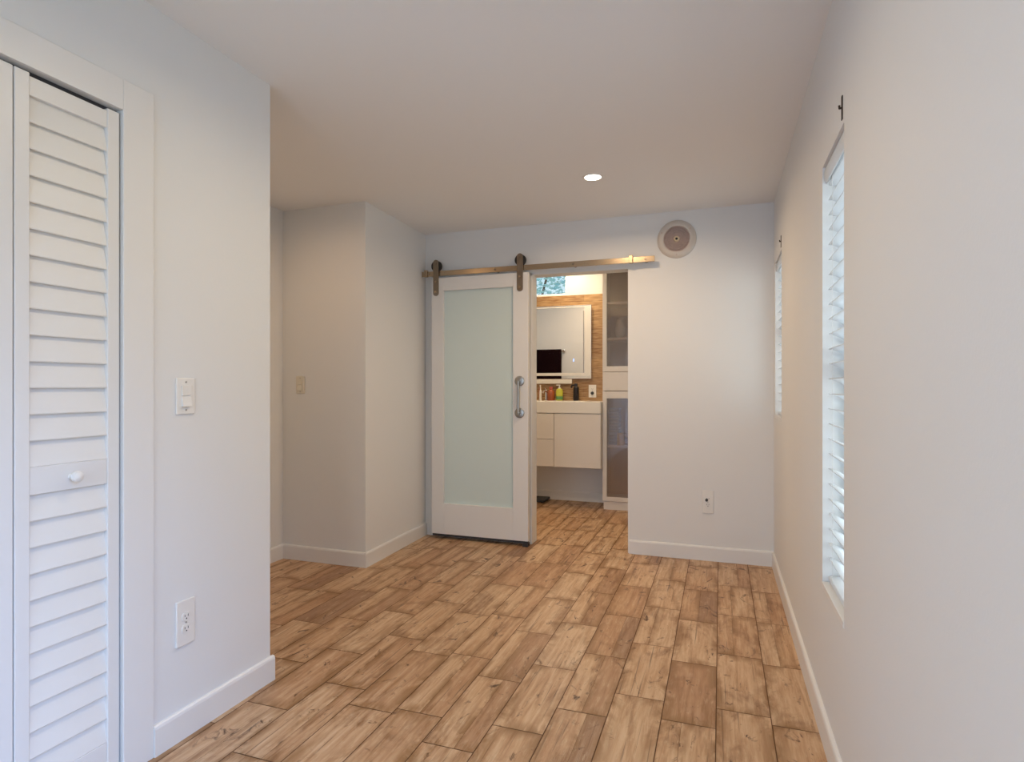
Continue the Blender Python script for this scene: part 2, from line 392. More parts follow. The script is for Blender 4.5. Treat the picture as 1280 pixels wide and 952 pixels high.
# ------------------------------------------------------------------ baseboards (rounded top edge)
BH, BT = 0.100, 0.014
def prof(d):     # 2-D outline: distance from wall, height
    return [(0, 0), (d, 0), (d, BH-0.012), (d*0.8, BH-0.004), (d*0.45, BH), (0, BH)]
def base_x(name, x, sgn, y0, y1):      # along y, on a wall at x, sticking out by sgn
    m = MB(); m.prism([(x+sgn*p, z) for p, z in prof(BT)], 'y', y0, y1); return struct(m.build(name, TRIM))
def base_y(name, y, x0, x1, bt=BT):           # along x, on a wall at y, sticking out towards the viewer
    m = MB(); m.prism([(y-p, z) for p, z in prof(bt)], 'x', x0, x1); return struct(m.build(name, TRIM))
base_x('baseboard_right', XR, -1, YR, YB-BT)
base_y('baseboard_back', YB, OX1-0.002, XR)
m = MB(); m.prism([(XL+p, z) for p, z in prof(BT)], 'y', 1.434, YL+BT); m.prism([(YL+p, z) for p, z in prof(BT)], 'x', XH, XL+0.001); struct(m.build('baseboard_left', TRIM))
base_y('baseboard_jog_front', YJ, XH+BT, XJ)
m = MB()
b = bmesh.new()
A = [b.verts.new((XJ+p, YJ-BT, z)) for p, z in prof(BT)]; B = [b.verts.new((XJB+p, YB, z)) for p, z in prof(BT)]
b.faces.new(A); b.faces.new(B[::-1])
for i in range(len(A)): j = (i+1) % len(A); b.faces.new((A[i], B[i], B[j], A[j]))
bmesh.ops.recalc_face_normals(b, faces=b.faces[:]); m._add(b, None); struct(m.build('baseboard_jog', TRIM))
base_x('baseboard_hall', XH, 1, YL+BT, YJ)
base_y('baseboard_bath', YBB, BX0, BX1)

# ------------------------------------------------------------------ side windows with blinds
def window(name, Wd, mid):
    y0, y1, z0, z1 = Wd
    e = bpy.data.objects.new(name, None); COL.objects.link(e); e.location = (XR+0.095, (y0+y1)/2, z0); e['kind'] = 'structure'
    xa, xb = XR+0.075, XR+0.115; fw = 0.035
    m = MB(); m.box(xa, xb, y0, y0+fw, z0, z1); m.box(xa, xb, y1-fw, y1, z0, z1); m.box(xa, xb, y0+fw, y1-fw, z0, z0+fw); m.box(xa, xb, y0+fw, y1-fw, z1-fw, z1)
    m.box(xa+0.004, xb-0.004, y0+fw, y1-fw, mid-0.02, mid+0.02)
    m.build('frame', TRIM, e)
    m = MB(); m.box(XR+0.092, XR+0.096, y0+fw, y1-fw, z0+fw, z1-fw); m.build('pane', GLASS, e)
window('window_1', W1, 1.25); window('window_2', W2, 1.52); window('window_5', W0, 1.37)
def sill(name, Wd):
    y0, y1, z0, z1 = Wd; m = MB()
    m.box(XR-0.003, XR+0.075, y0, y1, z0-0.004, z0+0.016, 0.002)
    return struct(m.build(name, TRIM))
sill('trim_1', W1); sill('trim_2', W2)
def blind(Wd, label, near):
    y0, y1, z0, z1 = Wd; xs0, xs1 = XR+0.018, XR+0.066
    t = thing('window_blind', (XR+0.046, (y0+y1)/2, z0+0.02), label, 'blind', 'window blinds on the right wall')
    m = MB(); n = 7; zt, zb = z1-0.002, z1-0.058
    out = [(XR+0.010-0.006*math.sin(math.pi*i/(n-1)), zb+(zt-zb)*i/(n-1)) for i in range(n)]
    m.prism(out + [(XR+0.014, zt), (XR+0.014, zb)], 'y', y0+0.004, y1-0.004); m.build('valance', BLIND, t, True)
    m = MB(); m.box(xs0+0.008, xs1, y0+0.006, y1-0.006, z1-0.045, z1-0.006, 0.003); m.build('headrail', BLIND, t)
    m = MB(); z = z1-0.075; pitch = 0.052; a = R(-24)
    while z > z0+0.07:
        n = 5; top = []; bot = []
        for i in range(n+1):
            u = i/n; x = xs0+(xs1-xs0)*u; zz = z + (u-0.5)*(xs1-xs0)*math.tan(a) + 0.004*math.sin(math.pi*u)
            top.append((x, zz+0.0014)); bot.append((x, zz-0.0014))
        m.prism(top+bot[::-1], 'y', y0+0.008, y1-0.008); z -= pitch
    m.build('slats', BLIND, t)
    m = MB(); m.box(xs0, xs1, y0+0.008, y1-0.008, z0+0.022, z0+0.040, 0.003); m.build('bottom_rail', BLIND, t)
    for yy in (y0+0.09, y1-0.09):
        m = MB(); m.tube([(xs0-0.001, yy, z1-0.05), (xs0-0.001, yy, z0+0.035)], 0.0011, 6); m.tube([(xs1+0.001, yy, z1-0.05), (xs1+0.001, yy, z0+0.035)], 0.0011, 6); m.build('ladder_cord', CORD, t)
    yc = y0+0.03; ze = z0+(z1-z0)*(0.40 if near else 0.3)
    m = MB(); m.tube([(XR+0.012, yc, z1-0.07), (XR+0.011, yc, ze)], 0.0013, 6); c = m.build('pull_cord', CORD, t)
    m = MB(); m.lathe([(0, 0.03), (0.004, 0.028), (0.006, 0.012), (0.009, 0.0), (0, -0.001)], Matrix.Translation((XR+0.011, yc, ze-0.028)), 14); m.build('tassel', PLATE, c, True)
    # small dark bracket on the wall just above the opening
    zc = z1+0.05; yk = y0+0.022
    h = thing('curtain_bracket', (XR, yk, zc), 'small dark metal bracket on the wall above the '+('larger near' if near else 'smaller far')+' window', 'bracket', 'dark brackets above the side windows')
    m = MB(); m.box(XR-0.003, XR, yk-0.007, yk+0.007, zc-0.035, zc+0.035, 0.001); m.build('back_plate', HOOK, h)
    m = MB(); m.tube([(XR-0.003, yk, zc), (XR-0.008, yk, zc-0.001), (XR-0.009, yk, zc+0.008)], 0.003, 8); m.build('hook', HOOK, h, True)
    return t
blind(W1, 'white slatted blind in the taller, nearer window of the right wall', True)
blind(W2, 'white slatted blind in the shorter window near the far corner', False)
# glazed rear opening behind the camera
e = bpy.data.objects.new('window_3', None); COL.objects.link(e); e.location = ((RW[0]+RW[1])/2, YR-0.06, RW[2]); e['kind'] = 'structure'
m = MB(); xm = (RW[0]+RW[1])/2
for a0, a1, c0, c1 in ((RW[0], RW[0]+0.05, RW[2], RW[3]), (RW[1]-0.05, RW[1], RW[2], RW[3]), (xm-0.035, xm+0.035, RW[2], RW[3]), (RW[0], RW[1], RW[2], RW[2]+0.05), (RW[0], RW[1], RW[3]-0.05, RW[3])):
    m.box(a0, a1, YR-0.085, YR-0.035, c0, c1)
m.build('frame', TRIM, e)
m = MB(); m.box(RW[0]+0.05, xm-0.035, YR-0.062, YR-0.058, RW[2]+0.05, RW[3]-0.05); m.box(xm+0.035, RW[1]-0.05, YR-0.062, YR-0.058, RW[2]+0.05, RW[3]-0.05); m.build('pane', GLASS, e)

# ------------------------------------------------------------------ closet casing and louvred bifold door
m = MB(); cx = XL+0.009
m.box(XL, cx, CY1, 1.434, 0, 2.150, 0.002); m.box(XL, cx, 0.03, CY1, CZ, 2.150, 0.002); m.box(XL, cx, 0.03, CY0, 0, CZ, 0.002)
struct(m.build('trim_3', TRIM))
m = MB(); m.box(XL-0.055, XL-0.022, CY0, CY1, CZ-0.012, CZ, 0.001); struct(m.build('trim_4', DARK))
dr = thing('bifold_door', (XL-0.02, (CY0+CY1)/2, 0.012), 'white louvred bifold closet door with a small round knob', 'closet door')
def leaf(y0, y1, knob):
    xf, xb = XL-0.001, XL-0.034; zb, zt = 0.012, 2.036; sw = 0.037
    zr = 1.985; lock0, lock1 = 0.911, 0.985
    m = MB()
    m.box(xb, xf, y0, y0+sw, zb, zt+0.008, 0.0025); m.box(xb, xf, y1-sw, y1, zb, zt+0.008, 0.0025)
    m.box(xb, xf-0.003, y0+sw, y1-sw, zr, zt, 0.0015); m.box(xb, xf-0.003, y0+sw, y1-sw, lock0, lock1, 0.0015); m.box(xb, xf-0.003, y0+sw, y1-sw, zb, 0.13, 0.0015)
    lf = m.build('leaf', DOORW, dr)
    def lou(za, zc):                     # from za down to zc: each slat leans out at its lower edge
        mm = MB(); z = za; p = (za-zc)/round((za-zc)/0.0708)
        mm.box(xb, xb+0.006, y0+sw, y1-sw, zc, za)
        while z - p > zc - 0.01:
            z2 = max(z-p, zc)
            mm.prism([(xb+0.006, z), (xf-0.016, z+0.004), (xf-0.003, z2+0.003), (xf-0.004, z2), (xf-0.009, z2), (xb+0.006, z2+0.012)], 'y', y0+sw, y1-sw)
            z -= p
        mm.build('louvres', LOUV, lf)
    lou(1.985, 0.985); lou(0.911, 0.13)
    if knob:
        mm = MB(); M = Matrix.Translation((xf-0.003, 1.182, 0.948)) @ Matrix.Rotation(R(90), 4, 'Y')
        mm.lathe([(0.008, 0), (0.007, 0.010), (0.013, 0.016), (0.0165, 0.024), (0.014, 0.032), (0.006, 0.036), (0, 0.0365)], M, 24); mm.build('knob', PLATE, lf, True)
leaf(1.036, 1.324, True); leaf(0.740, 1.033, False); leaf(0.440, 0.737, False); leaf(0.142, 0.437, False)

# ------------------------------------------------------------------ sliding barn door, its rail, its floor guide
DF, DBK = 4.252, 4.290
DX0, DX1, DZ0, DZ1 = -2.170, -1.364, 0.040, 2.066
d = thing('sliding_barn_door', ((DX0+DX1)/2, (DF+DBK)/2, DZ0), 'white sliding barn door with one tall frosted glass panel hung before the bathroom doorway', 'door')
GX0, GX1, GZ0, GZ1 = -2.068, -1.485, 0.281, 1.963
m = MB()
m.box(DX0, GX0, DF, DBK, DZ0, DZ1, 0.002); m.box(GX1, DX1, DF, DBK, DZ0, DZ1, 0.002)
m.box(GX0, GX1, DF, DBK, DZ0, GZ0, 0.002); m.box(GX0, GX1, DF, DBK, GZ1, DZ1, 0.002)
fr = m.build('frame', DOORW, d)
m = MB(); m.box(GX0-0.004, GX1+0.004, DF+0.022, DF+0.028, GZ0-0.004, GZ1+0.004); m.build('frosted_pane', FROST, d)
def hanger(x):
    sw = 0.024
    m = MB(); z1 = 2.186; ys = DF-0.006
    # strap: flat bar with a rounded foot and a rounded head around the axle
    pts = [(x-sw, 1.945)] + [(x-sw*math.cos(a), 1.945-sw*0.9*math.sin(a)) for a in [R(30*i) for i in range(1, 6)]] + [(x+sw, 1.945)]
    pts += [(x+sw, z1)] + [(x+sw*math.cos(a), z1+sw*math.sin(a)) for a in [R(15*i) for i in range(1, 12)]] + [(x-sw, z1)]
    m.prism(pts, 'y', ys, DF); st = m.build('hanger_strap', STEEL_D, d)
    m = MB(); m.lathe([(0, -0.012), (0.043, -0.012), (0.043, -0.0075), (0.038, -0.0055), (0.038, 0.0055), (0.043, 0.0075), (0.043, 0.012), (0, 0.012)], Matrix.Translation((x, DF+0.012, 2.1615)) @ Matrix.Rotation(R(90), 4, 'X'), 32); m.build('wheel', WHEEL, st, True)
    for z in (z1-0.004, 2.035, 1.955):
        m = MB(); m.cyl((x, ys, z), (x, ys-0.006, z), 0.010, n=6, bev=0.001); m.build('bolt', STEEL if z < 2.1 else STEEL_D, st)
hanger(-2.131); hanger(-1.428)
HX = -1.431
m = MB()
m.cyl((HX, DF-0.034, 1.247), (HX, DF-0.034, 1.005), 0.0105, n=16)
for z in (1.247, 1.005): m.cyl((HX, DF, z), (HX, DF-0.036, z), 0.011, n=16)
hd = m.build('handle', HANDLE, d, True)
for z in (1.247, 1.005):
    m = MB(); m.lathe([(0, 0), (0.038, 0), (0.038, 0.006), (0.034, 0.011), (0.022, 0.014), (0, 0.014)], Matrix.Translation((HX, DF, z)) @ Matrix.Rotation(R(90), 4, 'X'), 32); m.build('rosette', HANDLE, hd, True)
m = MB(); m.box(DX0+0.004, DX1-0.004, DF+0.008, DBK-0.008, 0.022, DZ0); m.build('bottom_shadow_strip', DARK, d)  # dark strip drawn in place of the shadow line beneath the door

RX0, RX1, RZ0, RZ1 = -2.262, -0.436, 2.083, 2.123
rl = thing('barn_door_rail', ((RX0+RX1)/2, DF+0.012, RZ0), 'long brushed steel flat rail bolted above the bathroom doorway', 'rail')
m = MB(); m.box(RX0, RX1, DF+0.008, DF+0.016, RZ0, RZ1, 0.0015); m.build('track', STEEL, rl)
for x in (-2.20, -1.634, -1.02, -0.50):
    m = MB(); m.cyl((x, DF+0.016, 2.103), (x, YB, 2.103), 0.0125, n=16); m.build('spacer', STEEL_D, rl, True)
    m = MB(); m.cyl((x, DF+0.008, 2.103), (x, DF+0.003, 2.103), 0.0085, n=6, bev=0.001); m.build('bolt', STEEL_D, rl)
for x in (-2.224, -0.600):
    m = MB(); m.box(x-0.014, x+0.014, DF-0.004, DF+0.022, RZ0-0.004, RZ1+0.012, 0.003); m.build('end_stop', STEEL, rl)
m = MB(); m.box(-1.405, -1.366, DF-0.010, DF-0.002, 0, 0.026, 0.002); m.box(-1.405, -1.366, DBK+0.002, DBK+0.010, 0, 0.026, 0.002); m.box(-1.405, -1.366, DF-0.010, DBK+0.010, 0, 0.006, 0.001)
tag(m.build('floor_guide', DARK), 'small dark floor guide under the right corner of the barn door', 'door guide')

# ------------------------------------------------------------------ wall plates
def plate_frame(c, nrm):
    """local axes: u across the wall, v up, n out of the wall"""
    n = Vector(nrm); v = Vector((0, 0, 1)); u = v.cross(n)
    return Matrix(((u.x, v.x, n.x, c[0]), (u.y, v.y, n.y, c[1]), (u.z, v.z, n.z, c[2]), (0, 0, 0, 1)))
def lbox(m, M, u0, u1, v0, v1, n0, n1, bev=0.0):
    m.box(u0, u1, v0, v1, n0, n1, bev, M=M)
def outlet(c, nrm, label, plug=None, mt=None, w=0.0375, h=0.078):
    mt = mt or PLATE
    t = thing('wall_outlet', c, label, 'outlet', 'power outlets')
    M = plate_frame(c, nrm)
    m = MB(); lbox(m, M, -w, w, -h, h, 0, 0.007, 0.003); m.build('cover_plate', mt, t)
    for s in (1, -1):
        m = MB(); pts = []
        for i in range(24):
            a = 2*math.pi*i/24; pts.append((0.0175*math.cos(a), max(-0.013, min(0.013, 0.0175*math.sin(a)))))
        b = bmesh.new(); A = [b.verts.new((p[0], p[1]+s*0.021, 0.007)) for p in pts]; B = [b.verts.new((p[0], p[1]+s*0.021, 0.0095)) for p in pts]
        b.faces.new(B)
        for i in range(24): j = (i+1) % 24; b.faces.new((A[i], A[j], B[j], B[i]))
        m._add(b, M); rc = m.build('receptacle', mt, t)
        m = MB(); lbox(m, M, -0.0075, -0.0055, s*0.021-0.001, s*0.021+0.007, 0.0092, 0.0098); lbox(m, M, 0.0055, 0.0075, s*0.021-0.001, s*0.021+0.007, 0.0092, 0.0098)
        m.cyl(M @ Vector((0, s*0.021-0.007, 0.0092)), M @ Vector((0, s*0.021-0.007, 0.0098)), 0.0025, n=12); m.build('slots', SLOT, rc)
    m = MB(); m.cyl(M @ Vector((0, 0, 0.007)), M @ Vector((0, 0, 0.0085)), 0.003, n=12); m.build('screw', HANDLE, t)
    if plug:
        pu, pv, pr = plug; m = MB(); m.lathe([(pr, 0.0085), (pr, 0.020), (pr*0.8, 0.026), (0, 0.027)], M @ Matrix.Translation((pu, pv, 0)), 20); m.build('plug', DARK, t, True)
    return t
def switch(c, nrm, label, mt=None, w=0.0375, h=0.062):
    mt = mt or PLATE
    t = thing('light_switch', c, label, 'light switch', 'light switches')
    M = plate_frame(c, nrm)
    m = MB(); lbox(m, M, -w, w, -h, h, 0, 0.007, 0.003); m.build('cover_plate', mt, t)
    m = MB(); lbox(m, M, -0.018, 0.018, 0.002, 0.036, 0.007, 0.011, 0.001)
    b = bmesh.new(); q = [(-0.018, -0.036, 0.007), (0.018, -0.036, 0.007), (0.018, -0.001, 0.007), (-0.018, -0.001, 0.007)]
    A = [b.verts.new(p) for p in q]; B = [b.verts.new((p[0], p[1], 0.015 if p[1] < -0.02 else 0.009)) for p in q]
    b.faces.new(B)
    for i in range(4): j = (i+1) % 4; b.faces.new((A[i], A[j], B[j], B[i]))
    m._add(b, M); m.build('rocker', mt, t)
    for v in (0.048, -0.048):
        m = MB(); m.cyl(M @ Vector((0, v, 0.007)), M @ Vector((0, v, 0.0085)), 0.003, n=12); m.build('screw', HANDLE, t)
    return t
switch((XL, 1.558, 1.171), (1, 0, 0), 'white light switch on the left wall beside the closet')
outlet((XL, 1.558, 0.393), (1, 0, 0), 'white power outlet low on the left wall below the light switch')
switch((-2.755, YJ, 1.216), (0, -1, 0), 'almond light switch on the recessed wall behind the left corner', PLATE_OLD, 0.036, 0.06)
outlet((-0.082, YB, 0.406), (0, -1, 0), 'grey-white power outlet low on the back wall right of the doorway', (-0.008, 0.014, 0.010))

# ------------------------------------------------------------------ round wall vent
VC = Vector((-0.291, YB, 2.243)); MV = Matrix.Translation(VC) @ Matrix.Rotation(R(90), 4, 'X')
v = thing('round_vent', VC, 'round off-white wall vent with a brown grille high on the back wall', 'vent')
m = MB(); m.lathe([(0.088, 0.012), (0.092, 0.020), (0.105, 0.022), (0.124, 0.017), (0.133, 0.008), (0.134, 0)], MV, 64); m.build('rim', VENTRIM, v, True)
m = MB(); m.lathe([(0, 0.004), (0.09, 0.004)], MV, 48)
for i in range(36):
    a = 2*math.pi*i/36
    m.box(0.022, 0.088, -0.0016, 0.0016, 0.004, 0.014, M=MV @ Matrix.Rotation(a, 4, 'Z'))
for r in (0.036, 0.053, 0.070, 0.087): m.lathe([(r-0.002, 0.005), (r-0.002, 0.0155), (r+0.002, 0.0155), (r+0.002, 0.005)], MV, 48)
m.build('grille', GRILLE, v)
m = MB(); m.lathe([(0.009, 0.010), (0.009, 0.022), (0.016, 0.023), (0.020, 0.018), (0.021, 0.010)], MV, 32); hb = m.build('hub', VENTHUB, v, True)
m = MB(); m.lathe([(0, 0.016), (0.0095, 0.016)], MV, 24); m.build('hub_hole', SLOT, hb)
for a in (R(35), R(155), R(270)):
    m = MB(); p = MV @ Vector((0.112*math.cos(a), 0.112*math.sin(a), 0.020)); q = MV @ Vector((0.112*math.cos(a), 0.112*math.sin(a), 0.0235)); m.cyl(p, q, 0.0045, n=12); m.build('screw', GRILLE, v)

# ------------------------------------------------------------------ ceiling downlights
def downlight(x, y, z, label, power, group='recessed ceiling lights'):
    t = thing('ceiling_downlight', (x, y, z), label, 'ceiling light', group)
    m = MB(); m.lathe([(0.047, -0.002), (0.050, -0.005), (0.060, -0.004), (0.064, 0)], Matrix.Translation((x, y, z)), 40); m.build('trim_ring', TRIM, t, True)
    m = MB(); m.lathe([(0, -0.0035), (0.047, -0.0035), (0.047, -0.001)], Matrix.Translation((x, y, z)), 40); m.build('diffuser', LEDW, t)
    area('downlight_glow', (x, y, z-0.012), (0, 0, 0), 0.09, 0, power, (1.0, 0.71, 0.43), 'DISK', 165)
    return t
downlight(-0.71, 3.462, H, 'small round lit downlight in the ceiling before the back wall', 12)
area('downlight_glow', (-0.74, 1.60, H-0.02), (0, 0, 0), 0.09, 0, 6.6, (1.0, 0.80, 0.52), 'DISK', 165)
area('downlight_glow', (-0.74, -0.30, H-0.02), (0, 0, 0), 0.09, 0, 6.6, (1.0, 0.80, 0.52), 'DISK', 165)
area('hall_light', (-2.4, 2.7, H-0.02), (0, 0, 0), 0.09, 0, 3.0, (1.0, 0.66, 0.38), 'DISK', 165)
area('bath_vanity_light', (-1.50, 5.82, HB-0.02), (0, 0, 0), 0.12, 0, 7.5, (1.0, 0.76, 0.48), 'DISK', 165)
area('bath_ceiling_light', (-1.45, 4.95, HB-0.02), (0, 0, 0), 0.12, 0, 8, (1.0, 0.73, 0.44), 'DISK', 165)

# ------------------------------------------------------------------ bathroom: transom window and the tree beyond it
e = bpy.data.objects.new('window_4', None); COL.objects.link(e); e.location = ((BW[0]+BW[1])/2, YBB+0.08, BW[2]); e['kind'] = 'structure'
m = MB()
for a0, a1, c0, c1 in ((BW[0], BW[0]+0.02, BW[2], BW[3]), (BW[1]-0.02, BW[1], BW[2], BW[3]), (BW[0], BW[1], BW[2], BW[2]+0.02), (BW[0], BW[1], BW[3]-0.02, BW[3])):
    m.box(a0, a1, YBB+0.06, YBB+0.10, c0, c1)
m.build('frame', TRIM, e)
m = MB(); m.box(BW[0]+0.02, BW[1]-0.02, YBB+0.078, YBB+0.082, BW[2]+0.02, BW[3]-0.02); m.build('pane', GLASS, e)
tr = thing('garden_tree', (-3.35, 10.4, 0.0), 'sunlit leafy tree seen through the bathroom transom window', 'tree')
m = MB(); m.cyl((-3.35, 10.4, 0), (-3.25, 10.4, 2.2), 0.09, 0.05, 12); m.tube([(-3.25, 10.4, 2.2), (-3.0, 10.3, 3.0), (-2.8, 10.2, 3.6)], 0.02, 8); m.tube([(-3.25, 10.4, 2.2), (-3.6, 10.4, 3.2)], 0.04, 8); m.build('trunk', BARK, tr)
rng = random.Random(3); bm = bmesh.new()
for i in range(1500):
    while True:
        p = Vector((rng.uniform(-1, 1), rng.uniform(-1, 1), rng.uniform(-1, 1)))
        if p.length < 1: break
    c = Vector((-3.2+p.x*1.1, 10.3+p.y*0.9, 3.15+p.z*0.95)); s = rng.uniform(0.035, 0.075)
    q = Matrix.Rotation(rng.uniform(0, 6.28), 3, 'Z') @ Matrix.Rotation(rng.uniform(0, 3.14), 3, 'X')
    vs = [bm.verts.new(c + q @ Vector(o)*s) for o in ((-1, 0, 0), (-0.3, 0.42, 0.05), (0.5, 0.3, 0.06), (1, 0, 0), (0.5, -0.3, 0.06), (-0.3, -0.42, 0.05))]
    bm.faces.new(vs)
mb = MB(); mb.bm.free(); mb.bm = bm; mb.build('foliage', LEAF, tr)

# ------------------------------------------------------------------ vanity
VX0, VX1, VY0, VY1 = -2.05, -1.097, 5.720, YBB
va = thing('vanity_cabinet', ((VX0+VX1)/2, (VY0+VY1)/2, 0.405), 'white wall-hung bathroom vanity with drawers and a door', 'vanity')
m = MB(); m.box(VX0, VX1, VY0+0.018, VY1-0.012, 0.405, 0.940, 0.001); m.build('body', VANITY, va)
def front(name, x0, x1, z0, z1):
    m = MB(); m.box(x0+0.0015, x1-0.0015, VY0, VY0+0.018, z0+0.0015, z1-0.0015, 0.0012); return m.build(name, VANITY, va)
front('drawer', VX0, -1.567, 0.682, 0.938); front('drawer', VX0, -1.567, 0.407, 0.680); front('door', -1.565, VX1, 0.407, 0.938)
# ceramic top with a shallow basin
m = MB(); cz0, cz1 = 0.942, 1.058; cx0, cx1, cy0, cy1 = VX0, VX1, VY0-0.006, YBB-0.012
bx0, bx1, by0, by1 = -1.95, -1.30, VY0+0.05, YBB-0.14
m.box(cx0, cx1, cy0, by0, cz0, cz1, 0.004); m.box(cx0, cx1, by1, cy1, cz0, cz1, 0.004); m.box(cx0, bx0, by0-0.004, by1+0.004, cz0, cz1-0.0004); m.box(bx1, cx1, by0-0.004, by1+0.004, cz0, cz1-0.0004); m.box(bx0, bx1, by0, by1, cz0, cz0+0.02)
tag(m.build('basin_countertop', COUNTER), 'thick white ceramic basin top lying on the vanity', 'sink')

# mirror with a frosted lit band
MX0, MX1, MZ0, MZ1 = -2.20, -1.270, 1.290, 2.060
mi = thing('wall_mirror', ((MX0+MX1)/2, YBB-0.03, MZ0), 'large rectangular bathroom mirror with a frosted lit border', 'mirror')
m = MB(); m.box(MX0+0.03, MX1-0.03, YBB-0.035, YBB-0.012, MZ0+0.03, MZ1-0.03); m.build('backing', PLATE, mi)
m = MB(); m.box(MX0, MX1, YBB-0.040, YBB-0.035, MZ0, MZ1); m.build('mirror_glass', MIRROR, mi)
m = MB(); yb0, yb1 = YBB-0.0412, YBB-0.0400
m.box(MX1-0.072, MX1-0.006, yb0, yb1, MZ0+0.030, MZ1-0.012); m.box(MX0+0.03, MX1-0.072, yb0, yb1, MZ0+0.030, MZ0+0.060); m.box(MX0+0.03, MX1-0.072, yb0, yb1, MZ1-0.020, MZ1-0.012)
m.build('frosted_band', FRAMEL, mi)
m = MB(); m.box(MX1-0.086, MX1-0.074, yb0, yb1, MZ0+0.060, MZ1-0.06); m.build('bevel_line', HANDLE, mi)
m = MB(); m.box(-1.463, -1.452, yb0-0.0004, yb1, 1.470, 1.500); m.build('touch_button', LEDB, mi)
m = MB(); m.box(-2.20, -1.475, YBB-0.05, YBB-0.012, 1.236, 1.284, 0.003); tag(m.build('wall_ledge', COUNTER), 'narrow white ledge on the tiled wall under the bathroom mirror', 'ledge')

outlet((-1.262, YBB-0.012, 1.158), (0, -1, 0), 'cream outlet with a dark plug on the bathroom tile beside the tall cabinet', (0.0, -0.021, 0.017), PLATE, 0.040, 0.066)

# towel on a bar on the bathroom side of the back wall (seen in the mirror)
tb = thing('towel_bar', (-2.24, YB2, 1.685), 'metal towel bar seen in the bathroom mirror', 'towel bar')
m = MB(); m.cyl((-2.52, YB2+0.05, 1.685), (-1.985, YB2+0.05, 1.685), 0.009, n=16); m.build('bar', CHROME, tb, True)
for x in (-2.51, -1.975):
    m = MB(); m.cyl((x, YB2, 1.685), (x, YB2+0.055, 1.685), 0.016, n=16, bev=0.002); m.build('post', CHROME, tb, True)
m = MB(); n = 24; b = bmesh.new(); outl = []
prof_t = [(YB2+0.066, 1.16)] + [(YB2+0.066, 1.16+0.0525*i) for i in range(1, 10)] + [(YB2+0.05+0.016*math.cos(R(30*i)), 1.685+0.016*math.sin(R(30*i))) for i in range(0, 7)] + [(YB2+0.034, 1.66-0.06*i) for i in range(0, 8)]
rows = []
for j in range(n+1):
    x = -2.47 + (2.47-2.010)*j/n
    rows.append([b.verts.new((x, y + 0.005*math.sin(x*55)*min(1, (1.69-z)*4) , z)) for y, z in prof_t])
for A, B in zip(rows, rows[1:]):
    for i in range(len(prof_t)-1): b.faces.new((A[i], A[i+1], B[i+1], B[i]))
m._add(b, None); tw = m.build('towel', TOWEL, None, True); md = tw.modifiers.new('solid', 'SOLIDIFY'); md.thickness = 0.006; md.offset = 1
tag(tw, 'black-maroon towel hanging on the bar seen in the bathroom mirror', 'towel')

# things on the counter
Z0 = 1.058
def bottle(name, x, y, prof_, mt, label, cat, n=24):
    t = thing(name, (x, y, Z0), label, cat)
    m = MB(); m.lathe(prof_, Matrix.Translation((x, y, Z0)), n); m.build('bottle_body', mt, t, True); return t
YC = 6.06
k = 6.06/5.97
# electric toothbrush
t = thing('toothbrush', (-1.806, YC, Z0), 'slim cream toothbrush standing at the left of the bathroom counter', 'toothbrush')
m = MB(); m.lathe([(0, 0), (0.014, 0), (0.014, 0.006), (0.0125, 0.03), (0.0125, 0.10), (0.006, 0.115), (0.004, 0.165), (0, 0.166)], Matrix.Translation((-1.806, YC, Z0)), 20); m.build('handle', PLATE, t, True)
m = MB(); m.box(-1.811, -1.801, YC-0.014, YC-0.003, Z0+0.148, Z0+0.165, 0.001); m.build('bristles', PLATE, t)
m = MB(); m.box(-1.822, -1.8185, YC-0.006, YC+0.006, Z0+0.03, Z0+0.14, 0.001); m.build('grip', REDB, t)
# tap
t = thing('basin_tap', (-1.745, YC+0.01, Z0), 'pale chrome basin tap between the toothbrush and the amber bottle', 'tap')
m = MB(); m.lathe([(0, 0), (0.024, 0), (0.024, 0.006), (0.014, 0.012), (0.0125, 0.115), (0, 0.118)], Matrix.Translation((-1.745, YC+0.01, Z0)), 24); m.build('tap_body', CHROME, t, True)
m = MB(); m.tube([(-1.745, YC+0.01, Z0+0.095), (-1.745, YC-0.07, Z0+0.10), (-1.745, YC-0.115, Z0+0.085)], 0.009, 12); m.build('spout', CHROME, t, True)
m = MB(); m.box(-1.751, -1.739, YC-0.02, YC+0.03, Z0+0.120, Z0+0.128, 0.002); m.build('lever', CHROME, t)
t = bottle('amber_bottle', -1.690, YC, [(0, 0), (0.036, 0), (0.039, 0.006), (0.039, 0.085), (0.030, 0.105), (0.016, 0.115), (0.016, 0.120), (0, 0.120)], AMBER, 'squat amber-red bottle on the counter left of the yellow soap', 'bottle')
m = MB(); m.cyl((-1.690, YC, Z0+0.120), (-1.690, YC, Z0+0.145), 0.019, n=20, bev=0.002); m.build('cap', REDB, t)
t = bottle('soap_bottle', -1.598, YC, [(0, 0), (0.034, 0), (0.037, 0.006), (0.037, 0.100), (0.028, 0.120), (0.014, 0.128), (0, 0.128)], SOAP, 'yellow-green soap bottle with a white pump on the bathroom counter', 'soap bottle')
m = MB(); m.lathe([(0.0375, 0.012), (0.0376, 0.013), (0.0376, 0.045), (0.0375, 0.046)], Matrix.Translation((-1.598, YC, Z0)), 24); m.build('label_band', SOAPLABEL, t, True)
m = MB(); m.cyl((-1.598, YC, Z0+0.126), (-1.598, YC, Z0+0.140), 0.014, n=16); m.cyl((-1.598, YC, Z0+0.140), (-1.598, YC, Z0+0.160), 0.005, n=12); m.box(-1.632, -1.588, YC-0.008, YC+0.008, Z0+0.158, Z0+0.168, 0.002); m.build('pump', PLATE, t)
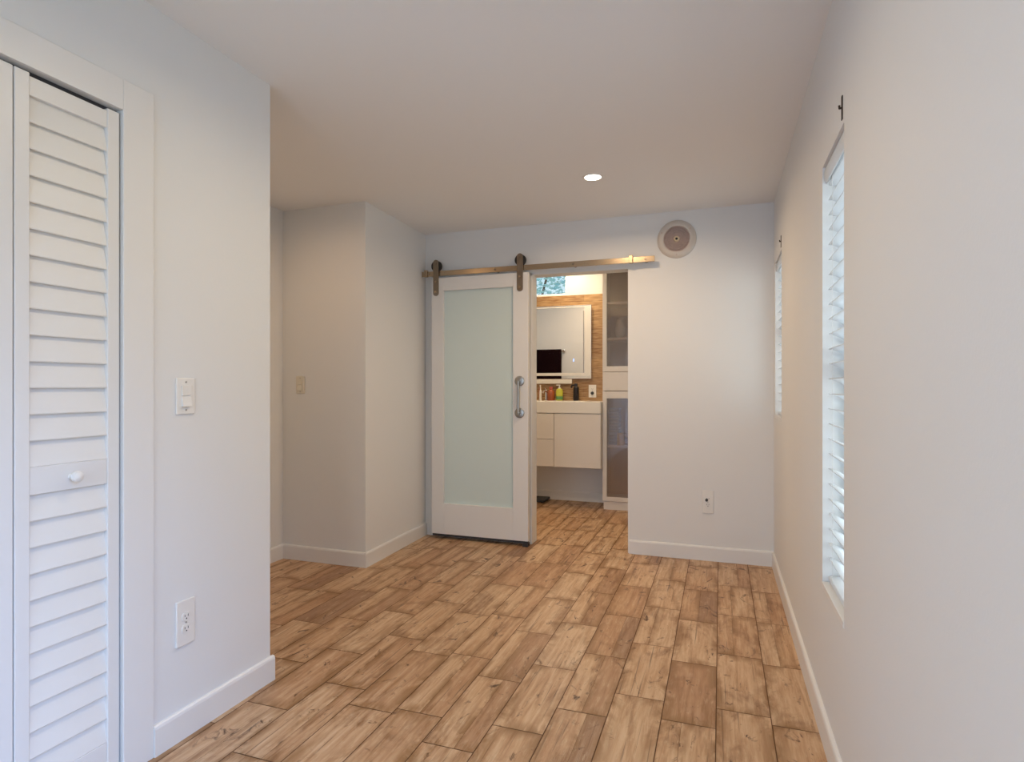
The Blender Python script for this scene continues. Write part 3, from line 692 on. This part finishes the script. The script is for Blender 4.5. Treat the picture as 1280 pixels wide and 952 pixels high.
t = bottle('soap_dispenser', -1.420, YC, [(0, 0), (0.028, 0), (0.030, 0.004), (0.030, 0.138), (0.024, 0.146), (0.012, 0.150), (0, 0.150)], BLACKB, 'tall black soap dispenser with its nozzle to the left', 'soap dispenser')
m = MB(); m.cyl((-1.420, YC, Z0+0.148), (-1.420, YC, Z0+0.180), 0.018, n=16, bev=0.003); m.tube([(-1.420, YC, Z0+0.165), (-1.462, YC, Z0+0.160), (-1.470, YC, Z0+0.135)], 0.010, 10); m.build('pump_nozzle', BLACKB, t)

# dark flat scale pushed under the vanity
t = thing('bathroom_scale', (-1.86, 6.00, 0), 'flat dark grey scale on the bathroom floor beneath the vanity', 'scale')
m = MB(); m.box(-2.0, -1.715, 5.885, 6.115, 0.012, 0.034, 0.006, 3); m.build('platform', DARK, t)
for x in (-1.97, -1.745):
    for y in (5.915, 6.085):
        m = MB(); m.cyl((x, y, 0), (x, y, 0.013), 0.014, n=14); m.build('foot', WHEEL, t)

# ------------------------------------------------------------------ tall glazed cabinet beside the vanity
TX0, TX1, TY0, TY1, TZ = -1.094, -0.655, 5.800, YBB, 2.42
c = thing('tall_cabinet', ((TX0+TX1)/2, (TY0+TY1)/2, 0), 'tall narrow white cabinet with glass doors right of the vanity', 'cabinet')
m = MB(); yb = TY1-0.016
m.box(TX0, TX0+0.018, TY0+0.02, yb, 0.08, TZ); m.box(TX1-0.018, TX1, TY0+0.02, yb, 0.08, TZ); m.box(TX0, TX1, TY0+0.02, yb, TZ-0.018, TZ)
m.box(TX0, TX1, TY0+0.02, yb, 0.08, 0.098); m.box(TX0+0.018, TX1-0.018, TY0+0.02, yb, 1.10, 1.118); m.box(TX0+0.018, TX1-0.018, TY0+0.02, yb, 1.36, 1.378)
m.build('body', VANITY, c)
m = MB(); m.box(TX0+0.018, TX1-0.018, yb-0.008, yb, 0.1, TZ-0.02); m.build('back_panel', CABIN, c)
for z in (2.024, 1.673, 0.620):
    m = MB(); m.box(TX0+0.018, TX1-0.018, TY0+0.023, yb-0.008, z-0.011, z+0.011); m.build('shelf', VANITY, c)
m = MB(); m.box(TX0+0.01, TX1-0.01, TY0+0.012, TY0+0.03, 0.0, 0.080, 0.001); m.build('plinth', VANITY, c)
m = MB(); m.box(TX0+0.002, TX1-0.002, TY0, TY0+0.02, 1.166, 1.348, 0.0015); m.build('drawer', VANITY, c)
def gdoor(z0, z1, top, bot):
    st = 0.042
    m = MB(); m.box(TX0+0.001, TX0+st, TY0, TY0+0.02, z0, z1, 0.0015); m.box(TX1-st, TX1-0.001, TY0, TY0+0.02, z0, z1, 0.0015)
    m.box(TX0+st, TX1-st, TY0, TY0+0.02, z0, z0+bot, 0.0015); m.box(TX0+st, TX1-st, TY0, TY0+0.02, z1-top, z1, 0.0015)
    dd = m.build('glass_door', VANITY, c)
    m = MB(); m.box(TX0+st-0.004, TX1-st+0.004, TY0+0.008, TY0+0.012, z0+bot-0.004, z1-top+0.004); m.build('glass_pane', CABGLASS, dd)
gdoor(1.352, TZ-0.002, 0.05, 0.052); gdoor(0.084, 1.160, 0.070, 0.042)
# things inside it
t = thing('glass_vase', (-0.945, 5.96, 1.684), 'pale rounded vase on the middle shelf behind cabinet glass', 'vase')
m = MB(); m.lathe([(0, 0), (0.03, 0), (0.05, 0.05), (0.055, 0.10), (0.035, 0.16), (0.028, 0.19), (0.04, 0.21), (0.034, 0.21), (0.024, 0.19), (0, 0.10)], Matrix.Translation((-0.945, 5.96, 1.684)), 28); m.build('vase_body', PALECL, t, True)
def folded(name, x0, x1, y0, y1, z, n, th, mt, label):
    t = thing(name, ((x0+x1)/2, (y0+y1)/2, z), label, 'folded cloth')
    for i in range(n):
        m = MB(); m.box(x0+0.002*(i % 2), x1, y0+0.003*(i % 2), y1, z+i*th, z+(i+1)*th-0.001, th*0.42, 4); m.build('fold', mt, t, True)
folded('folded_towel', -1.050, -0.945, 5.87, 6.05, 0.631, 12, 0.030, BLUEC, 'tall stack of blue-grey folded cloth behind the lower cabinet glass')
folded('folded_cloth', -0.930, -0.800, 5.90, 6.08, 0.631, 3, 0.034, REDCL, 'dusky red folded cloth on the lower shelf behind cabinet glass')
t = thing('gold_tin', (-0.925, 5.865, 0.631), 'small gold tin at the front of the lower cabinet shelf', 'tin')
m = MB(); m.lathe([(0, 0), (0.034, 0), (0.036, 0.003), (0.036, 0.095), (0, 0.097)], Matrix.Translation((-0.925, 5.865, 0.631)), 28); m.build('tin_body', GOLD, t, True)
m = MB(); m.lathe([(0.0375, 0.096), (0.0375, 0.114), (0.034, 0.118), (0, 0.118)], Matrix.Translation((-0.925, 5.865, 0.631)), 28); m.build('lid', GOLD, t, True)
